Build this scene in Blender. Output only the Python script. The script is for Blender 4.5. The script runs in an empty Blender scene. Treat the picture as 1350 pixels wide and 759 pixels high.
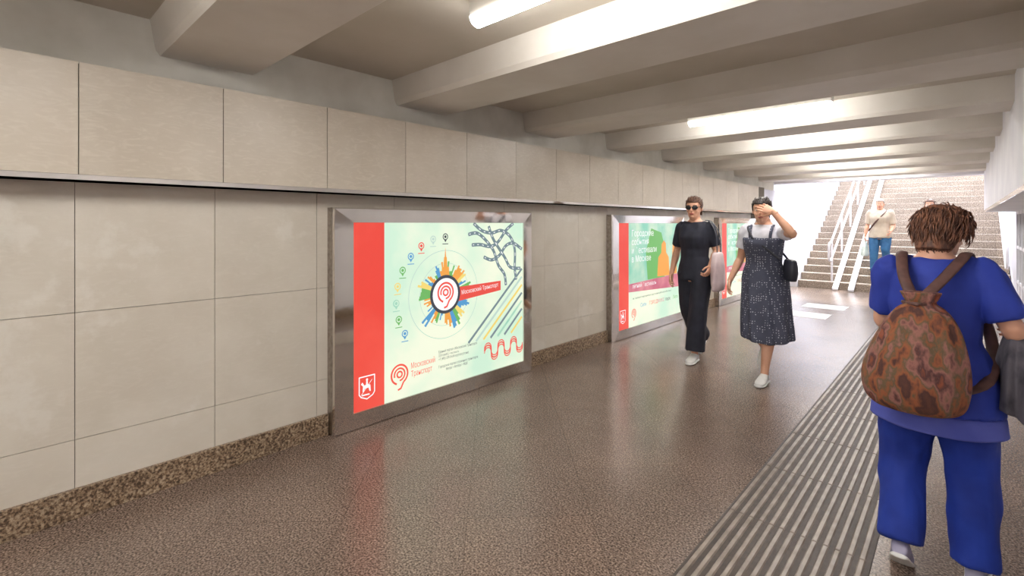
import bpy, math, random
from mathutils import Vector, Matrix, noise
random.seed(4)
scene=bpy.context.scene; coll=scene.collection
V=Vector
def srgb(r,g,b):
    def f(c):
        c/=255.0
        return c/12.92 if c<=.04045 else ((c+.055)/1.055)**2.4
    return (f(r),f(g),f(b),1)

# ---------------------------------------------------------------- materials
def mat(name,c,rough=.5,metal=0,c2=None,scale=5,detail=4,stretch=(1,1,1),bump=0,bscale=None,emit=0,ramp=(.35,.65),tint=False,rot=(0,0,0),bdist=.01):
    m=bpy.data.materials.new(name); m.use_nodes=True
    nt=m.node_tree; N=nt.nodes; L=nt.links
    b=N['Principled BSDF']; b.inputs['Roughness'].default_value=rough; b.inputs['Metallic'].default_value=metal
    C=srgb(*c); C2=srgb(*(c2 or [max(0,x-8) for x in c]))
    tc=N.new('ShaderNodeTexCoord'); mp=N.new('ShaderNodeMapping'); mp.inputs['Scale'].default_value=stretch; mp.inputs['Rotation'].default_value=rot
    L.new(tc.outputs['Object'],mp.inputs['Vector'])
    n=N.new('ShaderNodeTexNoise'); n.inputs['Scale'].default_value=scale; n.inputs['Detail'].default_value=detail
    L.new(mp.outputs[0],n.inputs['Vector'])
    r=N.new('ShaderNodeValToRGB'); r.color_ramp.elements[0].position=ramp[0]; r.color_ramp.elements[1].position=ramp[1]
    r.color_ramp.elements[0].color=C; r.color_ramp.elements[1].color=C2
    L.new(n.outputs['Fac'],r.inputs['Fac'])
    out=r.outputs['Color']
    if tint:
        a=N.new('ShaderNodeAttribute'); a.attribute_name='tint'
        mx=N.new('ShaderNodeMixRGB'); mx.blend_type='MULTIPLY'; mx.inputs[0].default_value=1
        L.new(out,mx.inputs[1]); L.new(a.outputs['Color'],mx.inputs[2]); out=mx.outputs[0]
    L.new(out,b.inputs['Base Color'])
    if bump:
        n2=N.new('ShaderNodeTexNoise'); n2.inputs['Scale'].default_value=bscale or scale*2; n2.inputs['Detail'].default_value=3
        L.new(mp.outputs[0],n2.inputs['Vector'])
        bp=N.new('ShaderNodeBump'); bp.inputs['Strength'].default_value=bump; bp.inputs['Distance'].default_value=bdist
        L.new(n2.outputs['Fac'],bp.inputs['Height']); L.new(bp.outputs[0],b.inputs['Normal'])
    if emit:
        L.new(out,b.inputs['Emission Color']); b.inputs['Emission Strength'].default_value=emit
    return m
def inner(m): return m.node_tree.nodes, m.node_tree.links, m.node_tree.nodes['Principled BSDF']

def stone_mat(name,c,c2,vein,stain=0.0,tint=True,rough=.38,vs=.3,ang=40):
    m=mat(name,c,rough,c2=c2,scale=3,detail=8,tint=tint,bump=.12,bscale=25,bdist=.004)
    N,L,b=inner(m)
    src=b.inputs['Base Color'].links[0].from_socket
    tc=[n for n in N if n.type=='TEX_COORD'][0]
    mp=N.new('ShaderNodeMapping'); mp.inputs['Rotation'].default_value=(math.radians(ang),0,0); mp.inputs['Scale'].default_value=(1,1.6,5)
    L.new(tc.outputs['Object'],mp.inputs['Vector'])
    n=N.new('ShaderNodeTexNoise'); n.inputs['Scale'].default_value=6; n.inputs['Detail'].default_value=7; n.inputs['Distortion'].default_value=2.2
    L.new(mp.outputs[0],n.inputs['Vector'])
    r=N.new('ShaderNodeValToRGB'); r.color_ramp.elements[0].position=.48; r.color_ramp.elements[1].position=.75
    r.color_ramp.elements[0].color=(0,0,0,1); r.color_ramp.elements[1].color=(vs,vs,vs,1)
    L.new(n.outputs['Fac'],r.inputs['Fac'])
    mx=N.new('ShaderNodeMixRGB'); L.new(r.outputs['Color'],mx.inputs[0]); L.new(src,mx.inputs[1]); mx.inputs[2].default_value=srgb(*vein)
    out=mx.outputs[0]
    if stain:
        n3=N.new('ShaderNodeTexNoise'); n3.inputs['Scale'].default_value=1.7; n3.inputs['Detail'].default_value=9; n3.inputs['Roughness'].default_value=.65
        L.new(tc.outputs['Object'],n3.inputs['Vector'])
        r3=N.new('ShaderNodeValToRGB'); r3.color_ramp.elements[0].position=.57; r3.color_ramp.elements[1].position=.62
        r3.color_ramp.elements[0].color=(0,0,0,1); r3.color_ramp.elements[1].color=(stain,stain,stain,1)
        L.new(n3.outputs['Fac'],r3.inputs['Fac'])
        m3=N.new('ShaderNodeMixRGB'); L.new(r3.outputs['Color'],m3.inputs[0]); L.new(out,m3.inputs[1]); m3.inputs[2].default_value=srgb(230,227,219); out=m3.outputs[0]
    L.new(out,b.inputs['Base Color'])
    return m

def granite_mat(name,cols,scale,rough,tiles=None,bump=.05):
    m=mat(name,cols[0],rough,c2=cols[1],scale=scale,detail=3)
    N,L,b=inner(m)
    r=[n for n in N if n.type=='VALTORGB'][0]
    r.color_ramp.interpolation='LINEAR'
    r.color_ramp.elements[0].position=.36; r.color_ramp.elements[1].position=.66
    for i,c in enumerate(cols[2:]):
        e=r.color_ramp.elements.new(.44+.09*i); e.color=srgb(*c)
    tc=[n for n in N if n.type=='TEX_COORD'][0]
    vo=N.new('ShaderNodeTexVoronoi'); vo.inputs['Scale'].default_value=scale*1.3
    L.new(tc.outputs['Object'],vo.inputs['Vector'])
    mx=N.new('ShaderNodeMixRGB'); mx.blend_type='OVERLAY'; mx.inputs[0].default_value=.3
    L.new(r.outputs['Color'],mx.inputs[1])
    bw=N.new('ShaderNodeRGBToBW'); L.new(vo.outputs['Color'],bw.inputs[0]); L.new(bw.outputs[0],mx.inputs[2])
    out=mx.outputs[0]
    n3=N.new('ShaderNodeTexNoise'); n3.inputs['Scale'].default_value=1.3; n3.inputs['Detail'].default_value=7; n3.inputs['Roughness'].default_value=.6
    L.new(tc.outputs['Object'],n3.inputs['Vector'])
    mr=N.new('ShaderNodeMapRange'); mr.inputs[1].default_value=.3; mr.inputs[2].default_value=.7; mr.inputs[3].default_value=.80; mr.inputs[4].default_value=1.14
    L.new(n3.outputs['Fac'],mr.inputs[0])
    m4=N.new('ShaderNodeMixRGB'); m4.blend_type='MULTIPLY'; m4.inputs[0].default_value=1
    L.new(out,m4.inputs[1]); L.new(mr.outputs[0],m4.inputs[2]); out=m4.outputs[0]
    if tiles:
        mp=N.new('ShaderNodeMapping'); mp.inputs['Rotation'].default_value=(0,0,math.radians(tiles[0])); mp.inputs['Location'].default_value=(.1,.13,0)
        L.new(tc.outputs['Object'],mp.inputs['Vector'])
        br=N.new('ShaderNodeTexBrick'); br.inputs['Scale'].default_value=1; br.inputs['Brick Width'].default_value=tiles[1]; br.inputs['Row Height'].default_value=tiles[2]
        br.inputs['Mortar Size'].default_value=.0025; br.inputs['Mortar Smooth'].default_value=.3; br.offset=.5
        br.inputs['Color1'].default_value=(1.04,1.03,1.02,1); br.inputs['Color2'].default_value=(.93,.935,.94,1); br.inputs['Mortar'].default_value=(.62,.6,.58,1)
        L.new(mp.outputs[0],br.inputs['Vector'])
        m5=N.new('ShaderNodeMixRGB'); m5.blend_type='MULTIPLY'; m5.inputs[0].default_value=1
        L.new(out,m5.inputs[1]); L.new(br.outputs['Color'],m5.inputs[2]); out=m5.outputs[0]
        bp=N.new('ShaderNodeBump'); bp.invert=True; bp.inputs['Strength'].default_value=.4; bp.inputs['Distance'].default_value=.003
        L.new(br.outputs['Fac'],bp.inputs['Height']); L.new(bp.outputs[0],b.inputs['Normal'])
    L.new(out,b.inputs['Base Color'])
    return m

M={}
M['wall_lower']=stone_mat('beige_stone_lower',(213,206,193),(204,196,182),(224,218,207),stain=.3,vs=.25)
M['wall_upper']=stone_mat('beige_stone_upper',(203,193,178),(193,182,166),(216,208,194),vs=.45,ang=48)
M['joint']=mat('joint_dark',(112,104,94),.9)
M['band']=mat('plaster_band',(214,211,202),.85,c2=(200,197,187),scale=4,bump=.2)
M['ceil']=mat('ceiling_paint',(202,194,182),.7,c2=(192,184,170),scale=2,bump=.1,bscale=30)
M['beam']=mat('beam_paint',(224,219,211),.6,c2=(213,207,197),scale=2.5,bump=.12,bscale=30)
M['floor']=granite_mat('floor_granite',[(68,56,49),(160,142,129),(102,86,76),(132,113,101)],115,.25,tiles=(45,.9,.6))
M['base']=granite_mat('baseboard_granite',[(72,56,42),(182,164,140),(114,92,72),(148,126,102)],85,.3)
M['stair']=granite_mat('stair_granite',[(112,100,90),(190,178,164),(144,128,115),(170,155,140)],60,.6,tiles=(0,1.2,3))
M['white']=mat('white_paint',(234,233,238),.6,c2=(224,223,230),scale=3)
M['greywhite']=mat('stairwell_paint',(216,215,224),.7,c2=(202,201,210),scale=3)
M['steel']=mat('polished_steel',(226,221,215),.07,1,c2=(212,207,200),scale=2,bump=.06,bscale=4)
M['steel_br']=mat('brushed_steel',(180,172,164),.3,1,c2=(150,142,134),scale=30,stretch=(1,.05,1))
M['tact_base']=mat('tactile_base',(78,67,60),.6,c2=(62,53,48),scale=30)
M['tact_rib']=mat('tactile_rib',(156,143,131),.4,c2=(126,113,102),scale=12)
M['lamp_body']=mat('lamp_body',(225,222,215),.5)
M['lamp']=mat('lamp_tube',(255,252,248),.4,c2=(255,252,248),emit=56)
M['sheet']=mat('floor_sheet_white',(245,245,247),.5,c2=(232,232,236))
M['black']=mat('black',(22,22,26),.4)
M['glass']=mat('shop_glass',(150,160,166),.08,c2=(126,134,140),scale=2)
M['skin']=mat('skin',(224,174,146),.5,c2=(212,158,130),scale=8)
M['lips']=mat('lips',(178,92,86),.45)
M['eyew']=mat('eye_white',(235,232,228),.25)
M['iris']=mat('iris',(60,42,30),.2)

# ---------------------------------------------------------------- mesh helpers
class MB:
    def __init__(s): s.v=[]; s.f=[]; s.t=[]
    def add(s,v,f,t=1.0):
        o=len(s.v); s.v+= [tuple(p) for p in v]; s.f+=[tuple(i+o for i in q) for q in f]; s.t+=[t]*len(f)
    def box(s,x0,x1,y0,y1,z0,z1,t=1.0):
        v=[(x0,y0,z0),(x1,y0,z0),(x1,y1,z0),(x0,y1,z0),(x0,y0,z1),(x1,y0,z1),(x1,y1,z1),(x0,y1,z1)]
        s.add(v,[(0,3,2,1),(4,5,6,7),(0,1,5,4),(1,2,6,5),(2,3,7,6),(3,0,4,7)],t)
def link(ob,parent=None):
    coll.objects.link(ob)
    if parent: ob.parent=parent
    return ob
def obj(name,mb,m,parent=None,smooth=False,bevel=0,tint=False):
    me=bpy.data.meshes.new(name); me.from_pydata(mb.v,[],mb.f); me.update()
    if tint:
        a=me.color_attributes.new('tint','FLOAT_COLOR','CORNER')
        for p in me.polygons:
            t=mb.t[p.index]
            for li in p.loop_indices: a.data[li].color=(t,t,t,1)
    me.materials.append(m)
    if smooth:
        for p in me.polygons: p.use_smooth=True
    ob=bpy.data.objects.new(name,me); link(ob,parent)
    if bevel:
        b=ob.modifiers.new('b','BEVEL'); b.width=bevel; b.segments=2; b.limit_method='ANGLE'
    return ob
def empty(name,loc=(0,0,0),rz=0,s=1):
    e=bpy.data.objects.new(name,None); e.location=loc; e.rotation_euler=(0,0,rz); e.scale=(s,s,s); e.empty_display_size=.1
    coll.objects.link(e); return e
def cr(a,b,c,d,t):
    return .5*((2*b)+(c-a)*t+(2*a-5*b+4*c-d)*t*t+(3*b-a-3*c+d)*t*t*t)
def path(pts,rads,sub):
    pts=[V(p) for p in pts]; rads=[V((r,r)) if not hasattr(r,'__len__') else V(r) for r in rads]
    if sub<=1: return pts,rads
    P=[];R=[]; n=len(pts)
    for i in range(n-1):
        a=max(i-1,0); d=min(i+2,n-1)
        for k in range(sub):
            t=k/sub
            P.append(cr(pts[a],pts[i],pts[i+1],pts[d],t)); R.append(cr(rads[a],rads[i],rads[i+1],rads[d],t))
    P.append(pts[-1]); R.append(rads[-1]); return P,R
def loft(mb,rings,cap=True):
    n=len(rings[0]); v=[p for r in rings for p in r]; f=[]
    for i in range(len(rings)-1):
        for k in range(n):
            k2=(k+1)%n; f.append((i*n+k,i*n+k2,(i+1)*n+k2,(i+1)*n+k))
    if cap:
        f.append(tuple(reversed(range(n)))); o=(len(rings)-1)*n; f.append(tuple(range(o,o+n)))
    mb.add(v,f)
def tube(mb,pts,rads,n=14,sub=4,ref=(1,0,0),round_=True,fold=None):
    P,R=path(pts,rads,sub); ref=V(ref); rings=[]; m=len(P)
    for i in range(m):
        T=(P[min(i+1,m-1)]-P[max(i-1,0)]).normalized()
        A=ref-T*ref.dot(T)
        if A.length<.15: A=V((0,1,0))-T*T.y
        A.normalize(); B=T.cross(A)
        def ring(c,k):
            out=[]
            for j in range(n):
                th=2*math.pi*j/n
                g=1 if fold is None else fold(th,i/(m-1))
                out.append(c+(A*R[i][0]*math.cos(th)+B*R[i][1]*math.sin(th))*k*g)
            return out
        r=min(R[i])
        if i==0 and round_:
            for k in (.25,.6,.88): rings.append(ring(P[i]-T*r*math.sqrt(1-k*k),k))
        rings.append(ring(P[i],1))
        if i==m-1 and round_:
            for k in (.88,.6,.25): rings.append(ring(P[i]+T*r*math.sqrt(1-k*k),k))
    loft(mb,rings)
def ringz(cx,cy,z,rx,ry,n=40,p=2.0,fold=None,dz=None):
    out=[]
    for j in range(n):
        th=2*math.pi*j/n; c=math.cos(th); s=math.sin(th)
        g=1 if fold is None else fold(th)
        out.append(V((cx+rx*g*math.copysign(abs(c)**(2/p),c),cy+ry*g*math.copysign(abs(s)**(2/p),s),z+(dz(th) if dz else 0))))
    return out
def ellipsoid(mb,c,r,n=16,m=10,R=None):
    rings=[]
    for i in range(1,m):
        ph=math.pi*i/m-math.pi/2
        rg=[]
        for j in range(n):
            th=2*math.pi*j/n
            p=V((r[0]*math.cos(ph)*math.cos(th),r[1]*math.cos(ph)*math.sin(th),r[2]*math.sin(ph)))
            if R: p=R@p
            rg.append(V(c)+p)
        rings.append(rg)
    loft(mb,rings)
def xform(mb,Mx,start=0):
    for i in range(start,len(mb.v)): mb.v[i]=tuple(Mx@V(mb.v[i]))
def soft(name,mb,m,parent,vox=None,it=3,disp=None,sub=0):
    me=bpy.data.meshes.new(name); me.from_pydata(mb.v,[],mb.f); me.update()
    ob=bpy.data.objects.new(name,me); coll.objects.link(ob)
    if vox:
        r=ob.modifiers.new('r','REMESH'); r.mode='VOXEL'; r.voxel_size=vox; r.use_smooth_shade=True
        if it:
            s=ob.modifiers.new('s','SMOOTH'); s.iterations=it; s.factor=.5
    if sub:
        s=ob.modifiers.new('ss','SUBSURF'); s.levels=sub; s.render_levels=sub
    if vox or sub:
        dg=bpy.context.evaluated_depsgraph_get(); dg.update()
        me2=bpy.data.meshes.new_from_object(ob.evaluated_get(dg)); ob.modifiers.clear(); ob.data=me2; me=me2
    me.name=name
    if disp:
        nn=[v.normal.copy() for v in me.vertices]
        for v,nr in zip(me.vertices,nn): v.co+=nr*disp(v.co,nr)
    me.materials.clear(); me.materials.append(m)
    for p in me.polygons: p.use_smooth=True
    me.update()
    ob.parent=parent
    return ob

# ---------------------------------------------------------------- ROOM
YB=-6.5; YE=12.0
XW=-3.15; XF=-3.0; XR=.66; XRF=.27; CZ=2.49; BZ=2.31
mb=MB(); mb.box(-3.6,XR+.3,YB,12.5,-.12,0); obj('floor',mb,M['floor'])
mb=MB(); mb.box(-3.5,XW-.014,YB,10.9,0,1.64); mb.box(-3.5,XF-.014,YB,10.9,1.625,2.165); e=obj('wall_left',mb,M['joint'])
mb=MB(); rows=[(.0,.3735),(.3765,.9885),(.9915,1.625)]; k=-12
ys=[.28+.6*k for k in range(-12,19)]
for a,b in zip(ys[:-1],ys[1:]):
    if b>10.95: break
    for z0,z1 in rows: mb.box(XW-.013,XW,a+.0015,b-.0015,z0,z1,random.uniform(.95,1.03))
obj('stone_slabs_lower',mb,M['wall_lower'],parent=e,tint=True)
mb=MB()
for a,b in zip(ys[:-1],ys[1:]):
    if b>10.95: break
    mb.box(XF-.013,XF,a+.002,b-.002,1.65,2.17,random.uniform(.94,1.04))
obj('stone_slabs_upper',mb,M['wall_upper'],parent=e,tint=True)
mb=MB(); mb.box(-3.13,XF+.008,YB,10.9,1.612,1.624); mb.box(XF+.001,XF+.008,YB,10.9,1.612,1.648); obj('trim_1',mb,M['steel'])
mb=MB(); mb.box(-3.5,-3.12,YB,YE,2.17,CZ+.02); obj('wall_left_plaster_band',mb,M['band'])
mb=MB(); mb.box(-3.5,XW,10.9,YE+.5,0,2.18); mb.box(-3.5,XW,YE+.5,22,0,5); obj('wall_left_stairwell',mb,M['greywhite'])
LB=[1.555,5.06,8.50]; LW=2.02
mb=MB(); cur=YB
for y in LB+[10.9]:
    mb.box(XW,XW+.025,cur,y-.003,0,.142); cur=y+LW+.003
obj('baseboard_left',mb,M['base'],bevel=.003)
mb=MB(); mb.box(-3.5,XR+.3,YB,YE,CZ,CZ+.2); obj('ceiling',mb,M['ceil'])
mb=MB()
for k in range(-4,8):
    y0=.595+1.47*k
    if y0<YB: continue
    if y0+.5>YE-.02: continue
    ch=.05
    pr=[(y0-ch*.5,CZ+.005),(y0,BZ+.03),(y0+.02,BZ),(y0+.48,BZ),(y0+.5,BZ+.03),(y0+.5+ch*.5,CZ+.005)]
    ra=[V((-3.125,y,z)) for y,z in pr]; rb=[V((XRF,y,z)) for y,z in pr]
    n=len(pr); v=ra+rb; f=[(i,i+1,n+i+1,n+i) for i in range(n-1)]+[tuple(reversed(range(n))),tuple(range(n,2*n))]
    mb.add(v,f)
obj('ceiling_beams',mb,M['beam'])
mb=MB(); mb.box(-3.5,XR+.3,YE,YE+.35,BZ,4.2); obj('wall_portal_lintel',mb,M['white'])
mb=MB(); mb.box(XR,XR+.3,YB,9.2,0,1.64); mb.box(XRF,XR+.3,YB,YE,1.63,CZ); mb.box(XR,XR+.3,YE+.35,22,0,5); mb.box(XR,XR+.3,11.9,YE+.35,0,2.3); obj('wall_right',mb,M['white'])
mb=MB(); mb.box(XRF-.006,XRF,YB,YE,1.62,1.655); obj('trim_2',mb,M['steel'])
mb=MB(); mb.box(XR-.02,XR,YB,9.2,0,.14); obj('baseboard_right',mb,M['base'])
mb=MB(); mb.box(-3.5,XR+.3,YB-.2,YB,0,CZ); obj('wall_back',mb,M['white'])
kk=empty('kiosk_shopfront',(XR,9.2,0))
mb=MB(); mb.box(.06,.09,0,2.7,.45,1.6); obj('glass_panes',mb,M['glass'],kk)
mb=MB()
for y in (0,.54,1.08,1.62,2.16,2.66): mb.box(0,.06,y,y+.04,0,1.63)
for z in (0,.42,1.0,1.58): mb.box(.005,.055,0,2.7,z,z+.05)
mb.box(.02,.1,0,2.7,0,.42)
obj('frame',mb,M['white'],kk)
# stairs (one staircase: steps, curb, handrails)
SC=empty('staircase',(0,0,0))
mb=MB(); NS=26; SY=12.5
for i in range(NS):
    mb.box(-2.75,XR-.01,SY+.3*i,SY+.3*(i+1)+.02,(.15*i-.3 if i>1 else -.1),.15*(i+1))
mb.box(-2.75,XR-.01,SY+.3*NS,24,.15*NS-.4,.15*NS)
obj('steps',mb,M['stair'],SC,bevel=.008)
mb=MB()
prof_=[(SY-.1,0),(SY-.1,.22),(SY+.3*NS,.15*NS+.25),(24,.15*NS+.25),(24,0)]
v=[(-3.149,y,z) for y,z in prof_]+[(-2.755,y,z) for y,z in prof_]
mb.add(v,[(0,1,2,3,4),(9,8,7,6,5)]+[(i,(i+1)%5,5+(i+1)%5,5+i)[::-1] for i in range(5)])
obj('curb',mb,M['white'],SC)
def rail(name,x,y0,n,z0,posts,h=.85,r=.022,ramp=False):
    mb=MB(); L=n*.3
    for hh in (h,h*.55):
        tube(mb,[(0,0,hh),(0,L*.5,hh+L*.25),(0,L,hh+L*.5)],[r]*3,n=10,sub=2)
    tube(mb,[(0,0,h),(0,-.18,h-.02),(0,-.2,h*.55+.05),(0,0,h*.55)],[r]*4,n=10,sub=4)
    if posts:
        for i in range(0,n+1,4):
            tube(mb,[(0,.3*i+.12,.15*i+.0),(0,.3*i+.12,.15*i+h+.05)],[.02,.02],n=8,sub=1)
    ob=obj(name,mb,M['white'],SC,smooth=True); ob.location=(x,y0,z0)
    if ramp:
        mb=MB()
        for dx in (.12,.40):
            v=[(dx-.05,-.28,-.10),(dx+.05,-.28,-.10),(dx+.05,L,L*.5+.05),(dx-.05,L,L*.5+.05)]
            v+=[(a,b,c-.04) for a,b,c in v]
            mb.add(v,[(0,1,2,3),(7,6,5,4),(0,4,5,1),(1,5,6,2),(2,6,7,3),(3,7,4,0)])
        ob=obj('stroller_ramp',mb,M['white'],SC); ob.location=(x,y0,z0)
rail('handrail_centre',-2.12,SY,24,.15,True,ramp=True)
rail('handrail_wall_a',-3.06,SY-.3,24,.15,False)
rail('handrail_wall_b',XR-.09,SY,24,.15,False)
# tactile strip
tp=empty('tactile_paving_strip',(-.86,YB,0))
LL=11.6-YB
mb=MB(); mb.box(0,.58,0,LL,0,.004); obj('base_plate',mb,M['tact_base'],tp)
mb=MB(); nr=13
ylist=[i*.6 for i in range(int(LL/.6)+1)]
for i in range(nr):
    x=.012+i*(.58-.012)/nr
    for y in ylist:
        y1=min(y+.596,LL)
        v=[(x,y,.004),(x+.025,y,.004),(x+.025,y1,.004),(x,y1,.004),(x+.005,y+.004,.010),(x+.020,y+.004,.010),(x+.020,y1-.004,.010),(x+.005,y1-.004,.010)]
        mb.add(v,[(4,5,6,7),(0,1,5,4),(1,2,6,5),(2,3,7,6),(3,0,4,7)])
obj('ribs',mb,M['tact_rib'],tp)
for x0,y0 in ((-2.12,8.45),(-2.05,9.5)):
    mb=MB(); mb.box(x0,x0+.62,y0,y0+.5,0,.003); obj('white_floor_sheet',mb,M['sheet'])  # thin white sheets laid flat on the floor
# lamps: visible strips, the row out of view, and added fill lamps
def lamp(y,x0=-1.93,L=1.17,flush_fill=False):
    p=empty('ceiling_strip_or_fill',(x0,y,CZ)); hz=.028 if flush_fill else .10; r=.036 if flush_fill else .038
    mb=MB(); mb.box(0,L,-.04,.04,-hz,0); obj('housing',mb,M['lamp_body'],p,bevel=.006)
    mb=MB(); rings=[]
    for xx in (0.012,L-.012):
        rings.append([V((xx,.045*math.cos(a),-hz-.003-r*math.sin(a))) for a in [math.pi*i/8 for i in range(9)]])
    loft(mb,rings); obj('diffuser_tube',mb,M['lamp'],p)
for y in (-5.78,-4.31,-2.84,-1.37,.1): lamp(y)  # row carried on out of view, with extra fill lamps added in between
lamp(1.57,-1.70); lamp(4.57)
for y in (5.98,7.45,8.92,10.39,11.66): lamp(y,flush_fill=True)  # added fill lamps, hidden behind the beams to even out the light

# ---------------------------------------------------------------- LIGHT BOXES
EM=1.0
def pm(name,c,c2=None,e=EM,scale=1.5):
    m=mat(name,c,.35,c2=c2 or c,scale=scale,emit=e,ramp=(.38,.62))
    N,L,b=inner(m)
    src=b.inputs['Base Color'].links[0].from_socket
    mx=N.new('ShaderNodeMixRGB'); mx.blend_type='MULTIPLY'; mx.inputs[0].default_value=1; mx.inputs[2].default_value=(.1,.1,.1,1)
    L.new(src,mx.inputs[1]); L.new(mx.outputs[0],b.inputs['Base Color'])
    return m
P={'bg':pm('poster_bg',(206,236,212),(242,247,222),1.0),'red':pm('poster_red',(232,74,62),(242,92,78)),'white':pm('poster_white',(248,248,248)),
'dk':pm('poster_dark',(66,70,80)),'gr':pm('poster_grey',(120,138,144)),'lg':pm('poster_lgrey',(190,214,202)),'or':pm('poster_orange',(240,164,76)),
'ye':pm('poster_yellow',(240,214,120)),'bl':pm('poster_blue',(88,156,206)),'gn':pm('poster_green',(112,182,100)),'tl':pm('poster_teal',(136,204,180),(198,224,200),scale=3),
'pk':pm('poster_pink',(220,140,150),(200,104,126),scale=4),'lred':pm('poster_lred',(232,84,74)),'bg2':pm('poster_bg2',(196,226,200),(224,216,206),scale=3),'brd':pm('poster_brownred',(160,96,80),(206,124,96),scale=9)}
def flat(par,name,polys,m,x):
    mb=MB()
    for q in polys:
        mb.add([(x,a,b) for a,b in q],[tuple(range(len(q)))])
    return obj(name,mb,m,par)
def disc(u,v,r,n=28): return [(u+r*math.cos(2*math.pi*i/n),v+r*math.sin(2*math.pi*i/n)) for i in range(n)]
def arc(u,v,r0,r1,a0=0,a1=360,n=36):
    out=[]
    for i in range(n):
        a=math.radians(a0+(a1-a0)*i/n); b=math.radians(a0+(a1-a0)*(i+1)/n)
        out.append([(u+r1*math.cos(a),v+r1*math.sin(a)),(u+r1*math.cos(b),v+r1*math.sin(b)),(u+r0*math.cos(b),v+r0*math.sin(b)),(u+r0*math.cos(a),v+r0*math.sin(a))])
    return out
def stroke(pts,w):
    out=[]
    for (a,b),(c,d) in zip(pts[:-1],pts[1:]):
        l=math.hypot(c-a,d-b); nx=-(d-b)/l*w/2; ny=(c-a)/l*w/2
        out.append([(a+nx,b+ny),(c+nx,d+ny),(c-nx,d-ny),(a-nx,b-ny)])
    for p in pts[1:-1]: out.append(disc(p[0],p[1],w/2,10))
    return out
def curve2(pts,sub=6):
    P_,_=path([(a,b,0) for a,b in pts],[1]*len(pts),sub)
    return [(p.x,p.y) for p in P_]
def text(par,name,body,u,v,size,m,x,rot=0,space=1.0,fit=None):
    cu=bpy.data.curves.new(name,'FONT'); cu.body=body; cu.size=size; cu.resolution_u=3; cu.space_line=space
    t=bpy.data.objects.new(name,cu); coll.objects.link(t)
    dg=bpy.context.evaluated_depsgraph_get(); dg.update()
    me=bpy.data.meshes.new_from_object(t.evaluated_get(dg)); bpy.data.objects.remove(t)
    k=1
    if fit:
        w_=max(q.co.x for q in me.vertices); k=fit/w_
    c,s=math.cos(rot),math.sin(rot)
    for q in me.vertices:
        a,b=q.co.x*k,q.co.y; q.co=(x,u+a*c-b*s,v+a*s+b*c)
    me.materials.clear(); me.materials.append(m)
    return link(bpy.data.objects.new(name,me),par)
def logo9(u,v,r):
    out=arc(u,v,r*.82,r,-60,250); out+=arc(u,v,r*.5,r*.66,-90,200); out+=arc(u,v,r*.2,r*.36,0,360,20)
    out+=stroke([(u+r*.9*math.cos(math.radians(-60)),v-r*.78),(u+r*.15,v-r*1.35),(u-r*.2,v-r*1.45)],r*.17)
    return out
X0=.0790
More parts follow.
